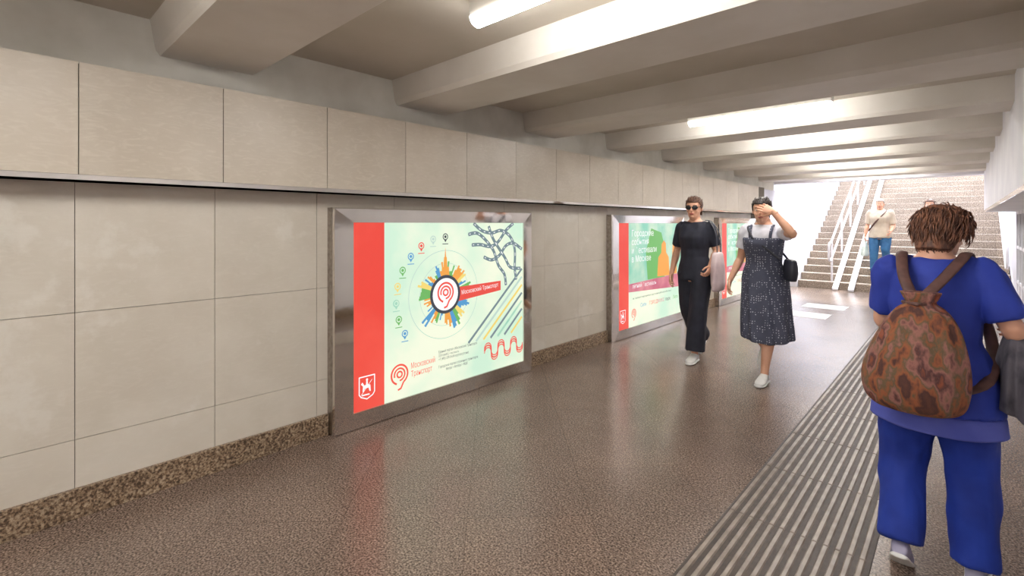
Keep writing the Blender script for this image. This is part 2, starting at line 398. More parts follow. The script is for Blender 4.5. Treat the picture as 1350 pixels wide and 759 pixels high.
def lightbox(y0,kind):
    p=empty('advertising_lightbox',(XW,y0,0))
    H=1.53; W=LW; d=.09; l,r,b,t=.145,.115,.115,.10
    mb=MB(); mb.box(.0,.072,.0,W,.01,H)
    obj('cabinet',mb,M['steel_br'],p)
    mb=MB()
    o=[(0,.0),(W,.0),(W,H),(0,H)]; i1=[(l,b),(W-r,b),(W-r,H-t),(l,H-t)]
    v=[(.072,a,c) for a,c in o]+[(d,a+s1*.006,c+s2*.006) for (a,c),(s1,s2) in zip(o,[(1,1),(-1,1),(-1,-1),(1,-1)])]
    v+=[(d-.004,a,c) for a,c in i1]+[(.076,a,c) for a,c in i1]
    f=[]
    for k in range(4):
        k2=(k+1)%4
        f+=[(k,k2,4+k2,4+k),(4+k,4+k2,8+k2,8+k),(8+k,8+k2,12+k2,12+k)]
    mb.add(v,f); obj('frame',mb,M['steel'],p)
    u0,u1,v0,v1=l+.001,W-r-.001,b+.001,H-t-.001
    flat(p,'backlit_panel',[[(u0,v0),(u1,v0),(u1,v1),(u0,v1)]],P['bg'] if kind==0 else P['bg2'],X0-.002)
    x=lambda k:X0-.001+k*.0008
    U=lambda a:u0+a
    rw=.245
    flat(p,'red_strip',[[(u0,v0),(U(rw),v0),(U(rw),v1),(u0,v1)]],P['red'],x(0))
    cx,cy=U(.105),.27
    sh=[(cx-.06,cy+.08),(cx+.06,cy+.08),(cx+.06,cy-.04),(cx+.045,cy-.06),(cx,cy-.08),(cx-.045,cy-.06),(cx-.06,cy-.04)]
    flat(p,'coat_of_arms',stroke(sh+[sh[0],sh[1]],.008)+[[(cx-.035,cy-.02),(cx-.028,cy-.03),(cx-.018,cy-.005),(cx+.012,cy-.003),(cx+.02,cy-.03),(cx+.03,cy-.03),(cx+.026,cy+.015),(cx+.006,cy+.022),(cx-.03,cy+.018)],[(cx-.008,cy+.02),(cx+.008,cy+.02),(cx+.005,cy+.05),(cx-.006,cy+.05)],disc(cx,cy+.056,.009,10),[(cx-.03,cy+.012),(cx-.022,cy+.022),(cx-.036,cy+.044),(cx-.047,cy+.03)]]+stroke([(cx-.045,cy-.045),(cx+.04,cy+.05)],.004)+stroke([(cx-.04,cy-.048),(cx+.02,cy-.05)],.01),P['white'],x(1))
    lx,ly=U(rw+.13),.30
    if kind==0:
        cu,cv=U(.81),.851
        flat(p,'compass_circles',arc(cu,cv,.352,.357,0,360,60)+arc(cu,cv,.25,.254,0,360,48),P['lg'],x(0))
        rays={'or':[],'gn':[],'bl':[],'ye':[]}
        rr=random.Random(3)
        ks=['or','gn','gn','or','or','ye','bl','gn','gn','or','bl','bl','ye','gn','bl','or','or','bl','gn','or','bl','bl','or','or','gn','gn','ye','bl','or','gn','bl','or']
        for i in range(32):
            a=math.radians(90-i*11.25); r1=.17+rr.random()*.10; w=.098
            q=[(cu+.12*math.cos(a-w),cv+.12*math.sin(a-w))]
            nst=3
            for j in range(nst):
                aa=a-w+2*w*j/nst; ab=a-w+2*w*(j+1)/nst; rj=r1+rr.uniform(-.05,.05)
                q+=[(cu+rj*math.cos(aa),cv+rj*math.sin(aa)),(cu+rj*math.cos(ab),cv+rj*math.sin(ab))]
            q+=[(cu+.12*math.cos(a+w),cv+.12*math.sin(a+w))]
            rays[ks[i]].append(q)
        for k_,q in rays.items(): flat(p,'city_'+k_,q,P[k_],x(1))
        flat(p,'tower',[[(cu-.045,cv+.1),(cu+.045,cv+.1),(cu+.036,cv+.22),(cu-.036,cv+.22)],[(cu-.02,cv+.22),(cu+.02,cv+.22),(cu+.014,cv+.30),(cu-.014,cv+.30)],[(cu-.008,cv+.30),(cu+.008,cv+.30),(cu,cv+.38)]],P['or'],x(2))
        flat(p,'banner',[[(cu+.1,cv-.075),(cu+.64,cv-.03),(cu+.64,cv+.055),(cu+.1,cv+.045)]],P['lred'],x(3))
        flat(p,'emblem_disc',[disc(cu,cv,.155,40)],P['lred'],x(4)); 
        flat(p,'emblem_ring',arc(cu,cv,.130,.156,0,360),P['dk'],x(5)); flat(p,'emblem_white',[disc(cu,cv,.131,36)],P['white'],x(6))
        flat(p,'emblem_logo',logo9(cu,cv+.015,.085),P['red'],x(7))
        text(p,'banner_text','Московский Транспорт',cu+.17,cv-.02,.05,P['white'],x(5),rot=.06,fit=.44)
        cc=['dk','lg','red','bl','gn','ye','tl','gn','bl']
        for i,c in enumerate(cc):
            a=math.radians(90+i*15.4); a1=cu+.465*math.cos(a); b1=cv+.465*math.sin(a)
            flat(p,'pin_%d'%i,arc(a1,b1,.02,.028,0,360,16)+arc(a1,b1,.0,.012,0,360,10)+[[(a1-.012,b1-.027),(a1+.012,b1-.027),(a1,b1-.045)]]+stroke([(a1-.03,b1-.058),(a1+.03,b1-.058)],.006),P[c],x(2))
        # metro-map: thick curved lines with light dashes
        Ls=[[(1.06,1.33),(1.16,1.34),(1.26,1.28),(1.36,1.18),(1.42,1.05),(1.50,.96),(1.52,.86)],
            [(1.12,1.425),(1.22,1.36),(1.34,1.34),(1.46,1.36),(1.58,1.30),(1.64,1.18),(1.64,1.0),(1.66,.9)],
            [(1.10,1.24),(1.20,1.24),(1.32,1.22),(1.42,1.26),(1.52,1.36),(1.62,1.425)],
            [(1.24,1.13),(1.34,1.10),(1.44,1.14),(1.52,1.22),(1.62,1.24),(1.74,1.18)],
            [(1.30,1.40),(1.36,1.28),(1.50,1.12),(1.58,1.02),(1.72,1.0)]]
        A_=[];B_=[]
        for q in Ls:
            c_=curve2([(U(a),b_) for a,b_ in q]); A_+=stroke(c_,.030)
            for i in range(1,len(c_)-1,3): B_+=stroke([c_[i],c_[i+1]],.007)
        flat(p,'map_lines',A_,P['gr'],x(1)); flat(p,'map_dashes',B_,P['white'],x(2))
        for i,c in enumerate(['gr','lg','ye','gr','tl','gr','ye']):
            s0=1.06+.088*i
            flat(p,'map_diagonal_%d'%i,stroke([(U(s0),.41),(U(1.74),.41+(1.74-s0)*.86)],.022),P[c],x(1))
        sq=[]; n_=6; r_=.045; xx=U(1.29)
        for j in range(n_):
            s_=1 if j%2==0 else -1
            c_=(xx+j*r_*1.85,.29+s_*.015)
            for i in range(9):
                a=math.pi-math.pi*i/8
                sq.append((c_[0]+r_*.925*math.cos(a),c_[1]+s_*r_*math.sin(a)))
        for dv,ww in ((0,.012),(-.02,.009),(.02,.009)):
            flat(p,'squiggle',stroke([(a,b+dv) for a,b in sq],ww),P['red'],x(1))
        text(p,'small_text','Единый портал «Московский Транспорт»\n3210 (моб.) • mt.mos.ru\n+7 (495) 539-54-54 круглосуточно\n\nГородской портал столичного транспорта\n             Метро • Автобус • МЦК',U(.74),.385,.030,P['dk'],x(1),space=1.0,fit=.43)
        flat(p,'logo',logo9(lx,ly,.078),P['red'],x(1))
        text(p,'logo_text','Московский\nТранспорт',lx+.1,ly+.02,.062,P['red'],x(1),rot=.02,fit=.23)
    else:
        flat(p,'picture_field',[[(U(rw),.62),(u1,.62),(u1,v1),(U(rw),v1)]],P['tl'],x(0))
        flat(p,'pink_band',[[(U(rw),.56),(u1,.50),(u1,.70),(U(rw),.66)]],P['pk'],x(1))
        flat(p,'white_band',[[(U(rw),v0),(u1,v0),(u1,.50),(U(rw),.56)]],P['bg'],x(1))
        flat(p,'green_shape',[[(U(rw+.5),.68),(U(rw+1.0),.68),(U(rw+1.05),1.0),(U(rw+.9),1.3),(U(rw+.6),1.36),(U(rw+.45),1.05)]],P['gn'],x(1))
        c1=U(1.2)
        flat(p,'figure_picture',[[(c1-.18,.7),(c1+.2,.69),(c1+.17,.95),(c1+.09,1.02),(c1+.08,1.15),(c1+.02,1.19),(c1-.05,1.14),(c1-.06,1.02),(c1-.15,.96)],[(c1+.26,.70),(c1+.44,.70),(c1+.42,1.1),(c1+.3,1.15)]],P['or'],x(2))
        text(p,'headline','Городские\nсобытия\nи фестивали\nв Москве',U(rw+.07),1.26,.115,P['white'],x(2),space=.95)
        text(p,'caption','летний фестиваль',U(rw+.09),.6,.075,P['white'],x(2))
        for i in range(5):
            text(p,'partner_%d'%i,['Сити','ГОРОД','МИКС','парк','Лето'][i],U(rw+.3+.24*i),.34,.07,P[['bl','red','pk','dk','gn'][i]],x(2))
        text(p,'legal','информация о мероприятиях и расписание работы на сайте mos.ru',U(rw+.1),.46,.034,P['dk'],x(2))
        flat(p,'logo',logo9(lx,.28,.06),P['red'],x(2))
for i,y in enumerate(LB): lightbox(y,0 if i==0 else 1)

# ---------------------------------------------------------------- PEOPLE
TOR=[(.80,.10,.09,0),(.84,.150,.115,.005),(.90,.176,.125,.012),(.97,.163,.115,.008),(1.06,.130,.095,0),(1.14,.135,.10,0),(1.20,.146,.112,-.01),(1.26,.152,.12,-.015),(1.32,.160,.105,-.005),(1.37,.158,.085,0),(1.40,.13,.07,.005),(1.425,.092,.06,.01),(1.45,.06,.055,.012),(1.50,.05,.052,.004)]
def prof(z,off=0,w=1,dd=1):
    for a,b in zip(TOR[:-1],TOR[1:]):
        if a[0]<=z<=b[0]:
            t=(z-a[0])/(b[0]-a[0]); q=[a[i]+(b[i]-a[i])*t for i in range(4)]; break
    else: q=TOR[0] if z<.8 else TOR[-1]
    return q[1]*w+off,q[2]*dd+off,q[3]
HEAD=[(-.116,.018,-.052,.016),(-.105,.034,-.047,.034),(-.085,.047,-.036,.052),(-.055,.058,-.02,.072),(-.02,.067,-.008,.084),(.01,.072,0,.092),(.04,.076,.004,.097),(.07,.072,.006,.091),(.095,.056,.006,.072),(.11,.034,.006,.044),(.116,.012,.006,.016)]
def lerp(a,b,t): return V(a)+(V(b)-V(a))*t
def person(name,loc,rz,s,J,w=1.0,dd=1.0,vox=.007,headrot=(0,0,0),headpos=(0,-.012,1.565),arm=1.0,male=False,skin=None,legw=1.0,glasses=False):
    sk=skin or M['skin']
    E=empty(name,loc,rz,s); mb=MB()
    loft(mb,[ringz(0,q[2],z,q[0],q[1]) for z in [.80+.025*i for i in range(28)] for q in [prof(z,0,w,dd)]])
    hp=V(headpos)
    tube(mb,[(0,.014,1.40),(0,.01,1.46),hp+V((0,.018,-.05))],[(.054,.055),(.050,.052),(.05,.055)],n=20,sub=4)
    Mh=Matrix.Translation(hp)@Matrix.Rotation(headrot[2],4,'Z')@Matrix.Rotation(headrot[0],4,'X')@Matrix.Rotation(headrot[1],4,'Y')
    st=len(mb.v)
    loft(mb,[ringz(0,c,z,rx,ry,28) for z,rx,c,ry in HEAD])
    tube(mb,[(0,-.088,.022),(0,-.098,.0),(0,-.110,-.020),(0,-.098,-.030)],[.006,.009,.011,.008],n=10,sub=3)
    for sx in (-1,1):
        ellipsoid(mb,(sx*.010,-.094,-.027),(.008,.010,.007))
        ellipsoid(mb,(sx*.076,.012,-.005),(.008,.019,.031),R=Matrix.Rotation(sx*.35,3,'Z'))
        ellipsoid(mb,(sx*.036,-.068,-.028),(.022,.018,.018))
        tube(mb,[(sx*.014,-.088,.03),(sx*.032,-.084,.034),(sx*.052,-.068,.028)],[.006,.007,.005],n=8,sub=3)
    ellipsoid(mb,(0,-.092,-.053),(.021,.010,.010)); ellipsoid(mb,(0,-.088,-.085),(.018,.014,.014))
    xform(mb,Mh,st)
    for side,sx in (('L',1),('R',-1)):
        sh=V((sx*.150*w,.004,1.366)); el=V(J['el'+side]); wr=V(J['wr'+side])
        tube(mb,[(sx*.09*w,.004,1.375),sh,lerp(sh,el,.35),lerp(sh,el,.7),el,lerp(el,wr,.3),lerp(el,wr,.7),wr,wr+(wr-el).normalized()*.012],
             [.045,.052*arm,.046*arm,.040*arm,.037*arm,.039*arm,.030*arm,(.026,.022),(.026,.022)],n=16,sub=4)
        hi=V((sx*.088*w,.004,.88)); kn=V(J['kn'+side]); an=V(J['an'+side])
        tube(mb,[hi,lerp(hi,kn,.45),lerp(hi,kn,.85),kn,lerp(kn,an,.28)+V((0,.008,0)),lerp(kn,an,.65),lerp(kn,an,.92),an+(an-kn).normalized()*.03],
             [.086*legw,.078*legw,.058*legw,.054*legw,.056*legw,.042*legw,.034,.034],n=18,sub=4)
    soft('body',mb,sk,E,vox=vox,it=3)
    for side,sx in (('L',1),('R',-1)):
        el=V(J['el'+side]); wr=V(J['wr'+side]); d=V(J.get('hd'+side,wr-el)).normalized()
        th=V(J.get('th'+side,(0,-1,0))); th=(th-d*th.dot(d)).normalized(); n=d.cross(th)
        if n.dot(V(J.get('pn'+side,(-sx,0,0))))<0: n=-n
        cu=J.get('cu'+side,.45); mb=MB(); c=wr
        def ring(u,hw,ht): 
            return [c+d*u+th*hw*math.cos(a)+n*ht*math.sin(a) for a in [2*math.pi*i/18 for i in range(18)]]
        loft(mb,[ring(-.03,.024,.02),ring(0,.025,.019),ring(.02,.030,.018),ring(.05,.040,.016),ring(.08,.043,.013),ring(.092,.037,.010)])
        for o,l,b0 in ((.032,.070,.080),(.011,.078,.084),(-.011,.072,.082),(-.032,.056,.074)):
            p=c+d*b0+th*o; pts=[p-d*.02,p]; a=0
            for sl,ca in ((.45,.6),(.31,1.0),(.24,.8)):
                a+=cu*ca; dr=(d+th*o*1.6).normalized()*math.cos(a)+n*math.sin(a); p=p+dr*l*sl; pts.append(p)
            tube(mb,pts,[.0085,.009,.0085,.0078,.0062],n=10,sub=3)
        p=c+d*.022+th*.022; pts=[p]
        for sl,(x1,x2,x3) in ((.036,(.6,.75,.3)),(.030,(.8,.45,.35)),(.024,(.9,.2,.4))):
            p=p+(d*x1+th*x2+n*x3).normalized()*sl; pts.append(p)
        tube(mb,pts,[.014,.0115,.010,.0075],n=10,sub=3)
        soft('hand_'+side.lower(),mb,sk,E,vox=.0035 if vox<.009 else .005,it=1)
    mb=MB(); mi=MB(); ml=MB(); mk=MB()
    for sx in (-1,1):
        ellipsoid(mb,(sx*.031,-.0755,.010),(.0145,.0125,.0095)); ellipsoid(mi,(sx*.031,-.0835,.010),(.006,.006,.006),n=10,m=8)
        tube(mk,[(sx*.015,-.094,.031),(sx*.032,-.091,.037),(sx*.050,-.076,.031)],[.0022,.003,.0018],n=6,sub=3)
    tube(ml,[(-.022,-.094,-.053),(-.008,-.1025,-.050),(0,-.103,-.0515),(.008,-.1025,-.050),(.022,-.094,-.053)],[.002,.004,.0035,.004,.002],n=8,sub=3)
    tube(ml,[(-.018,-.094,-.056),(0,-.1015,-.0595),(.018,-.094,-.056)],[.002,.0048,.002],n=8,sub=3)
    for q,nm,mm in ((mb,'eyes',M['eyew']),(mi,'irises',M['iris']),(ml,'mouth',M['lips']),(mk,'eyebrows',J['hairmat'])):
        xform(q,Mh); obj(nm,q,mm,E,smooth=True)
    if glasses:
        mb=MB()
        for sx in (-1,1):
            ellipsoid(mb,(sx*.033,-.094,.010),(.030,.007,.022),R=Matrix.Rotation(-sx*-.25,3,'Z'))
            tube(mb,[(sx*.060,-.086,.014),(sx*.079,-.05,.014),(sx*.080,.01,.006)],[.003]*3,n=6,sub=4)
        tube(mb,[(-.012,-.102,.016),(0,-.105,.019),(.012,-.102,.016)],[.003]*3,n=6,sub=2)
        xform(mb,Mh); obj('sunglasses',mb,M['black'],E,smooth=True)
    return E,Mh
def hairline(y):
    if y<-.055: return .066
    if y<-.01: return .066-(y+.055)/.045*.07
    if y<.03: return .0
    return -.0-(min(y,.07)-.03)/.04*.075
def hair(E,Mh,m,bun=None,thick=.009,low=0,vol=1.0,locks=0,seed=1,ll=(.04,.075),lr=1.0,back=0):
    mb=MB(); n=40
    zs=[-.09+.206*i/26 for i in range(27)]
    rings=[]
    for z in zs:
        for a,b in zip(HEAD[:-1],HEAD[1:]):
            if a[0]<=z<=b[0]:
                t=(z-a[0])/(b[0]-a[0]); q=[a[i]+(b[i]-a[i])*t for i in range(4)]; break
        if z<.0: q[1]=max(q[1],.064); q[3]=.09; q[2]=.004
        rings.append(ringz(0,q[2],z*1.0+ (thick if z>.1 else 0)*.9,q[1]+thick*vol,q[3]+thick*vol,n))
    v=[p for r in rings for p in r]; f=[]
    for i in range(len(rings)-1):
        for k in range(n):
            k2=(k+1)%n; q=(i*n+k,i*n+k2,(i+1)*n+k2,(i+1)*n+k)
            c=sum((v[j] for j in q),V((0,0,0)))/4
            if c.z>hairline(c.y)-low*(c.y>.03): f.append(q)
    o=(len(rings)-1)*n; f.append(tuple(range(o,o+n)))
    used=sorted({j for q in f for j in q}); mp={j:i for i,j in enumerate(used)}
    m2=MB(); m2.add([v[j] for j in used],[tuple(mp[j] for j in q) for q in f])
    xform(m2,Mh)
    ob=obj('hair',m2,m,E,smooth=True)
    so=ob.modifiers.new('s','SOLIDIFY'); so.thickness=thick*1.2; so.offset=-1
    mb=MB(); rnd=random.Random(seed)
    for i in range(locks):
        a=rnd.uniform(0,2*math.pi); zf=rnd.uniform(-.08,.114)
        q=min(HEAD,key=lambda h:abs(h[0]-zf)); rx,ry=max(q[1],.05 if zf<0 else q[1])+thick*vol*.7,max(q[3],.07 if zf<0 else q[3])+thick*vol*.7
        k=rnd.uniform(.35,1) if zf>.105 else 1
        p=V((rx*math.cos(a)*k,.004+ry*math.sin(a)*k,zf+thick*.5*(zf>.09)))
        if p.z<hairline(p.y)-low*(p.y>.03): continue
        out=V((p.x,p.y,p.z*.6)).normalized()
        if back: dn=V((-p.x*6+rnd.uniform(-.2,.2),1,.1+rnd.uniform(-.2,.2)))   # combed towards the bun
        else: dn=V((rnd.uniform(-.35,.35),.35+rnd.uniform(-.2,.3),-1))
        dn=(dn-out*dn.dot(out)).normalized()
        l=rnd.uniform(*ll)
        if p.y<-.03 and not back: l*=.6
        tube(mb,[p-out*.004,p+dn*l*.4+out*(.010*vol if not back else .001),p+dn*l*.8+out*(.010*vol*rnd.uniform(.2,1.1) if not back else -.002),p+dn*l+out*(.005*rnd.uniform(-1,2) if not back else -.006)],[.004*lr,.0055*lr,.004*lr,.0008],n=5,sub=3,round_=False)
    if bun:
        c,r=bun; ellipsoid(mb,c,r,n=18,m=12)
    if mb.v: xform(mb,Mh); obj('hair_locks',mb,m,E,smooth=True)
def shoe(E,name,an,m,sole,yaw=0,pitch=0,k=1.0):
    R=[(-.068,.018,.012,.03),(-.06,.029,.01,.06),(-.03,.034,.01,.088),(.0,.035,.01,.1),(.03,.036,.01,.092),(.07,.042,.01,.07),(.115,.046,.01,.054),(.15,.042,.01,.046),(.175,.030,.012,.036),(.186,.012,.016,.026)]
    Mx=Matrix.Translation(V(an))@Matrix.Rotation(yaw,4,'Z')@Matrix.Rotation(pitch,4,'X')@Matrix.Translation((0,0,-.085))
    for nm,mm,f in ((name,m,lambda u,w,a,b:(w,a,b)),(name+'_sole',sole,lambda u,w,a,b:(w+.003,0,.022))):
        mb=MB(); rings=[]
        for u,w,a,b in R:
            w2,z0,z1=f(u,w,a,b); uu=u*(1.03 if nm!=name else 1)
            rings.append([V((w2*math.copysign(abs(math.cos(t))**.8,math.cos(t)),-uu,(z0+z1)/2+(z1-z0)/2*math.copysign(abs(math.sin(t))**.8,math.sin(t)))) for t in [2*math.pi*i/20 for i in range(20)]])
        loft(mb,rings); xform(mb,Mx); soft(nm,mb,mm,E,sub=1)
def folds(amp,fx=14,fz=3,seed=0):
    def d(co,no):
        v=noise.noise(V((co.x*fx+seed,co.y*fx,co.z*fz)))+.5*noise.noise(V((co.x*fx*2+seed,co.y*fx*2,co.z*fz*2.5+5)))
        return amp*(v+.35)
    return d
def torso_garment(mb,off,z0,z1,w,dd,flare=0,n=44,offx=0):
    k=max(3,int((z1-z0)/.02)); rings=[]
    for i in range(k+1):
        z=z0+(z1-z0)*i/k; a,b,c=prof(max(z,.86),off,w,dd); fl=flare*max(0,(1.05-z)/.3)
        if z<.92: a=max(a,prof(.9,off,w,dd)[0]); b=max(b,prof(.9,off,w,dd)[1])
        rings.append(ringz(0,c,z,a+fl+offx,b+fl,n))
    loft(mb,rings)
def sleeve(mb,J,side,w,f,r0,r1,arm=1):
    sx=1 if side=='L' else -1
    sh=V((sx*.150*w,.004,1.366)); el=V(J['el'+side]); wr=V(J['wr'+side])
    pts=[V((sx*.085*w,.004,1.372)),sh]; rr=[r0*.9,r0]
    if f<=1: pts+=[lerp(sh,el,f*.5),lerp(sh,el,f)]; rr+=[(r0+r1)/2,r1]
    else: pts+=[lerp(sh,el,.5),el,lerp(el,wr,(f-1)*.5),lerp(el,wr,f-1)]; rr+=[r0*.95,r0*.85,r1*1.05,r1]
    tube(mb,pts,rr,n=18,sub=4,round_=False)
def legtube(mb,J,side,w,rads,end,flat_=False):
    sx=1 if side=='L' else -1
    hi=V((sx*.088*w,.004,.90)); kn=V(J['kn'+side]); an=V(J['an'+side])
    pts=[hi,lerp(hi,kn,.5),kn,lerp(kn,an,.5),lerp(kn,an,end)]
    tube(mb,pts,rads,n=24,sub=5,round_=False)

C=lambda *a,**k: mat(*a,**k)
hb=C('hair_brown',(104,70,52),.5,c2=(70,46,34),scale=60,stretch=(1,1,.2))
hd=C('hair_dark',(52,38,32),.5,c2=(34,26,24),scale=60,stretch=(1,1,.2))
ha=C('hair_auburn',(140,94,70),.6,c2=(76,48,38),scale=45,stretch=(1,1,.3),ramp=(.4,.6))
hg=C('hair_grey',(176,166,156),.6,c2=(140,130,120),scale=60)
navy=C('navy_cloth',(40,42,56),.8,c2=(32,34,46),scale=10,bump=.15,bscale=160,bdist=.002)
whitec=C('white_cotton',(222,222,230),.8,c2=(206,206,216),scale=8,bump=.1,bscale=60)
blue=C('royal_blue_cloth',(42,64,168),.75,c2=(32,52,148),scale=6,bump=.15,bscale=150,bdist=.002)
blue2=C('blue_trousers',(26,58,162),.8,c2=(18,44,134),scale=5,bump=.15,bscale=150,bdist=.002)
lblue=C('hem_band_blue',(88,98,186),.75,c2=(74,84,174),scale=6)
beige=C('beige_shirt',(200,186,168),.8,c2=(186,172,154),scale=8)
jean=C('blue_jeans',(58,112,158),.8,c2=(44,92,138),scale=10,bump=.1,bscale=120)
greyc=C('grey_jacket',(96,92,100),.85,c2=(58,55,64),scale=14,stretch=(1,1,.4),bump=.2,ramp=(.42,.58))
tote=C('tote_pinkwhite',(222,204,206),.7,c2=(196,174,178),scale=7)
bagd=C('dark_bag',(44,46,60),.45,c2=(34,36,48),scale=10)
strapm=C('brown_strap',(104,72,66),.6,c2=(80,54,50),scale=20)
shoew=C('sneaker_white',(232,232,230),.5,c2=(215,215,212),scale=12)
shoel=C('shoe_lavender',(176,172,196),.6,c2=(150,146,172),scale=12)
solem=C('sole_white',(240,240,238),.5)
plast=C('plastic_bag',(220,232,226),.35,c2=(190,208,198),scale=9,bump=.4,bscale=14)
dress=C('polka_dress',(78,82,100),.8,c2=(66,70,88),scale=6)
N,L,b=inner(dress); src=b.inputs['Base Color'].links[0].from_socket
tc=[n for n in N if n.type=='TEX_COORD'][0]; vo=N.new('ShaderNodeTexVoronoi'); vo.inputs['Scale'].default_value=48; vo.inputs['Randomness'].default_value=.35
L.new(tc.outputs['Object'],vo.inputs['Vector']); lt=N.new('ShaderNodeMath'); lt.operation='LESS_THAN'; lt.inputs[1].default_value=.23; L.new(vo.outputs['Distance'],lt.inputs[0])
mx=N.new('ShaderNodeMixRGB'); L.new(lt.outputs[0],mx.inputs[0]); L.new(src,mx.inputs[1]); mx.inputs[2].default_value=srgb(186,190,204); L.new(mx.outputs[0],b.inputs['Base Color'])
pat=C('patterned_fabric',(96,58,46),.85,c2=(120,84,78),scale=9,detail=4,stretch=(1.5,1.5,.75),bump=.2,bscale=30)
r=[n for n in pat.node_tree.nodes if n.type=='VALTORGB'][0]; r.color_ramp.elements[0].position=.3; r.color_ramp.elements[1].position=.74
for pz,c in ((.38,(74,46,42)),(.45,(144,84,52)),(.50,(96,82,60)),(.55,(146,98,88)),(.61,(78,48,48)),(.67,(138,74,48))):
    e_=r.color_ramp.elements.new(pz); e_.color=srgb(*c)

# --- woman in dark jumpsuit
J=dict(elL=(.205,.06,1.12),wrL=(.20,-.10,.98),elR=(-.215,.05,1.11),wrR=(-.235,-.04,.88),hdR=(-.05,-.12,-1),hdL=(-.1,-.5,-.8),
 knL=(.075,-.11,.48),anL=(.06,-.15,.088),knR=(-.06,.02,.47),anR=(-.05,.30,.16),hairmat=hb,cuR=.35,cuL=.8)
E,Mh=person('woman_in_dark_jumpsuit',(-2.09,5.10,0),0,1.012,J,w=.95,headrot=(.05,0,.1),glasses=True)
hair(E,Mh,hb,bun=((0,.1,.06),(.035,.035,.035)),thick=.010,locks=500,ll=(.03,.055),lr=.6,back=1)
mb=MB(); torso_garment(mb,.012,.82,1.425,.95,.97)
for sd in 'LR':
    sleeve(mb,J,sd,.95,.75,.060,.053)
    legtube(mb,J,sd,.95,[(.098,.11),(.094,.10),(.086,.088),(.09,.092),(.096,.10)],.93)
soft('jumpsuit',mb,navy,E,vox=.009,it=3,disp=folds(.012,12,2.5,3))
shoe(E,'sneaker_l',J['anL'],shoew,solem,yaw=.05); shoe(E,'sneaker_r',J['anR'],shoew,solem,pitch=.6)
mb=MB(); rings=[]
for i in range(13):
    t=i/12; z=1.12-.40*t; k=.6+.4*math.sin(min(1,t*1.6+.15)*math.pi/2)
    rings.append(ringz(.245+.01*t,-.02-.02*t,z,.045*k*(1.1 if t<.9 else .8),.13*k,28,2.6,fold=lambda th,t=t:1+.05*math.sin(5*th+4*t)))
loft(mb,rings); soft('tote_bag',mb,tote,E,sub=1)
mb=MB()
for dy in (-.05,.05): tube(mb,[(.12,dy*.4,1.44),(.17,dy*.6,1.42),(.235,dy,1.3),(.25,dy,1.1)],[(.012,.004)]*4,n=8,sub=5,ref=(0,1,0))
obj('tote_straps',mb,bagd,E,smooth=True)

# --- woman in polka dot dress
J=dict(elR=(-.215,.03,1.10),wrR=(-.27,-.09,.90),hdR=(-.15,-.25,-1),elL=(.285,-.185,1.345),wrL=(.135,-.185,1.535),hdL=(-1,.12,.5),thL=(0,-.3,-1),pnL=(0,.9,-.6),cuL=.25,
 knL=(.075,-.10,.47),anL=(.062,-.20,.088),knR=(-.08,-.03,.47),anR=(-.075,.28,.22),hairmat=hd,cuR=.5)
E,Mh=person('woman_in_polka_dot_dress',(-1.36,4.90,0),0,.99,J,w=1.0,headrot=(.1,0,.15),headpos=(-.01,-.02,1.56))
hair(E,Mh,hd,bun=((-.01,.105,.03),(.045,.04,.045)),thick=.010,locks=500,seed=2,ll=(.03,.055),lr=.6,back=1)
mb=MB(); torso_garment(mb,.012,1.0,1.425,1.0,1.0)
for sd in 'LR': sleeve(mb,J,sd,1.0,.62,.066,.064)
soft('white_tshirt',mb,whitec,E,vox=.008,it=3,disp=folds(.007,16,10,7))
mb=MB(); rings=[]; nn=96
for i in range(46):
    t=i/45; z=1.315-.96*t
    if z>.92: a,b_,c=prof(z,.024,1.0,1.0)
    else:
        q=(.92-z)/.57; a,b_,c=.200+.02*q,.150+.075*q,.012-.02*q
    if z<1.06 and z>.92:
        a=max(a,.155+(1.06-z)/.14*.045); b_=max(b_,.12+(1.06-z)/.14*.030)
    am=max(0,min(1,(1.1-z)/.6))*.055
    sw=max(0,(1.0-z))*.05
    rings.append(ringz(sw,c,z,a,b_,nn,fold=lambda th,z=z,am=am:1+am*(.4+math.sin(9*th+1.5*math.sin(3*z+th)))+am*.35*math.sin(17*th+6*z),dz=lambda th,t=t:.015*t*math.sin(2*th+1)))
loft(mb,rings); soft('polka_dot_dress',mb,dress,E,sub=1)
mb=MB()
for sx in (-1,1): tube(mb,[(sx*.085,-.115,1.30),(sx*.09,-.098,1.37),(sx*.095,-.03,1.425),(sx*.09,.06,1.405),(sx*.08,.105,1.30)],[(.014,.004)]*5,n=8,sub=6)
obj('dress_straps',mb,dress,E,smooth=True)
shoe(E,'sneaker_l',J['anL'],shoew,solem); shoe(E,'sneaker_r',J['anR'],shoew,solem,pitch=.75)
mb=MB(); rings=[]
for i in range(11):
    t=i/10; z=1.12-.20*t; k=.7+.3*math.sin(t*math.pi)
    rings.append(ringz(.225,-.09,z,.045*k,.125*(.85+.15*math.sin(t*math.pi)),28,3))
loft(mb,rings); xform(mb,Matrix.Translation((.2,-.05,1.0))@Matrix.Rotation(.5,4,'Z')@Matrix.Translation((-.2,.05,-1.0))); soft('shoulder_bag',mb,bagd,E,sub=1)
mb=MB(); tube(mb,[(-.06,-.135,1.30),(.05,-.150,1.22),(.17,-.145,1.12)],[(.010,.004)]*3,n=8,sub=6,ref=(0,0,1))
tube(mb,[(-.06,-.135,1.30),(-.11,-.09,1.39),(-.115,-.01,1.42),(-.08,.08,1.38),(.05,.13,1.25),(.2,.05,1.10)],[(.010,.004)]*6,n=8,sub=6,ref=(1,0,0))
obj('bag_strap',mb,bagd,E,smooth=True)

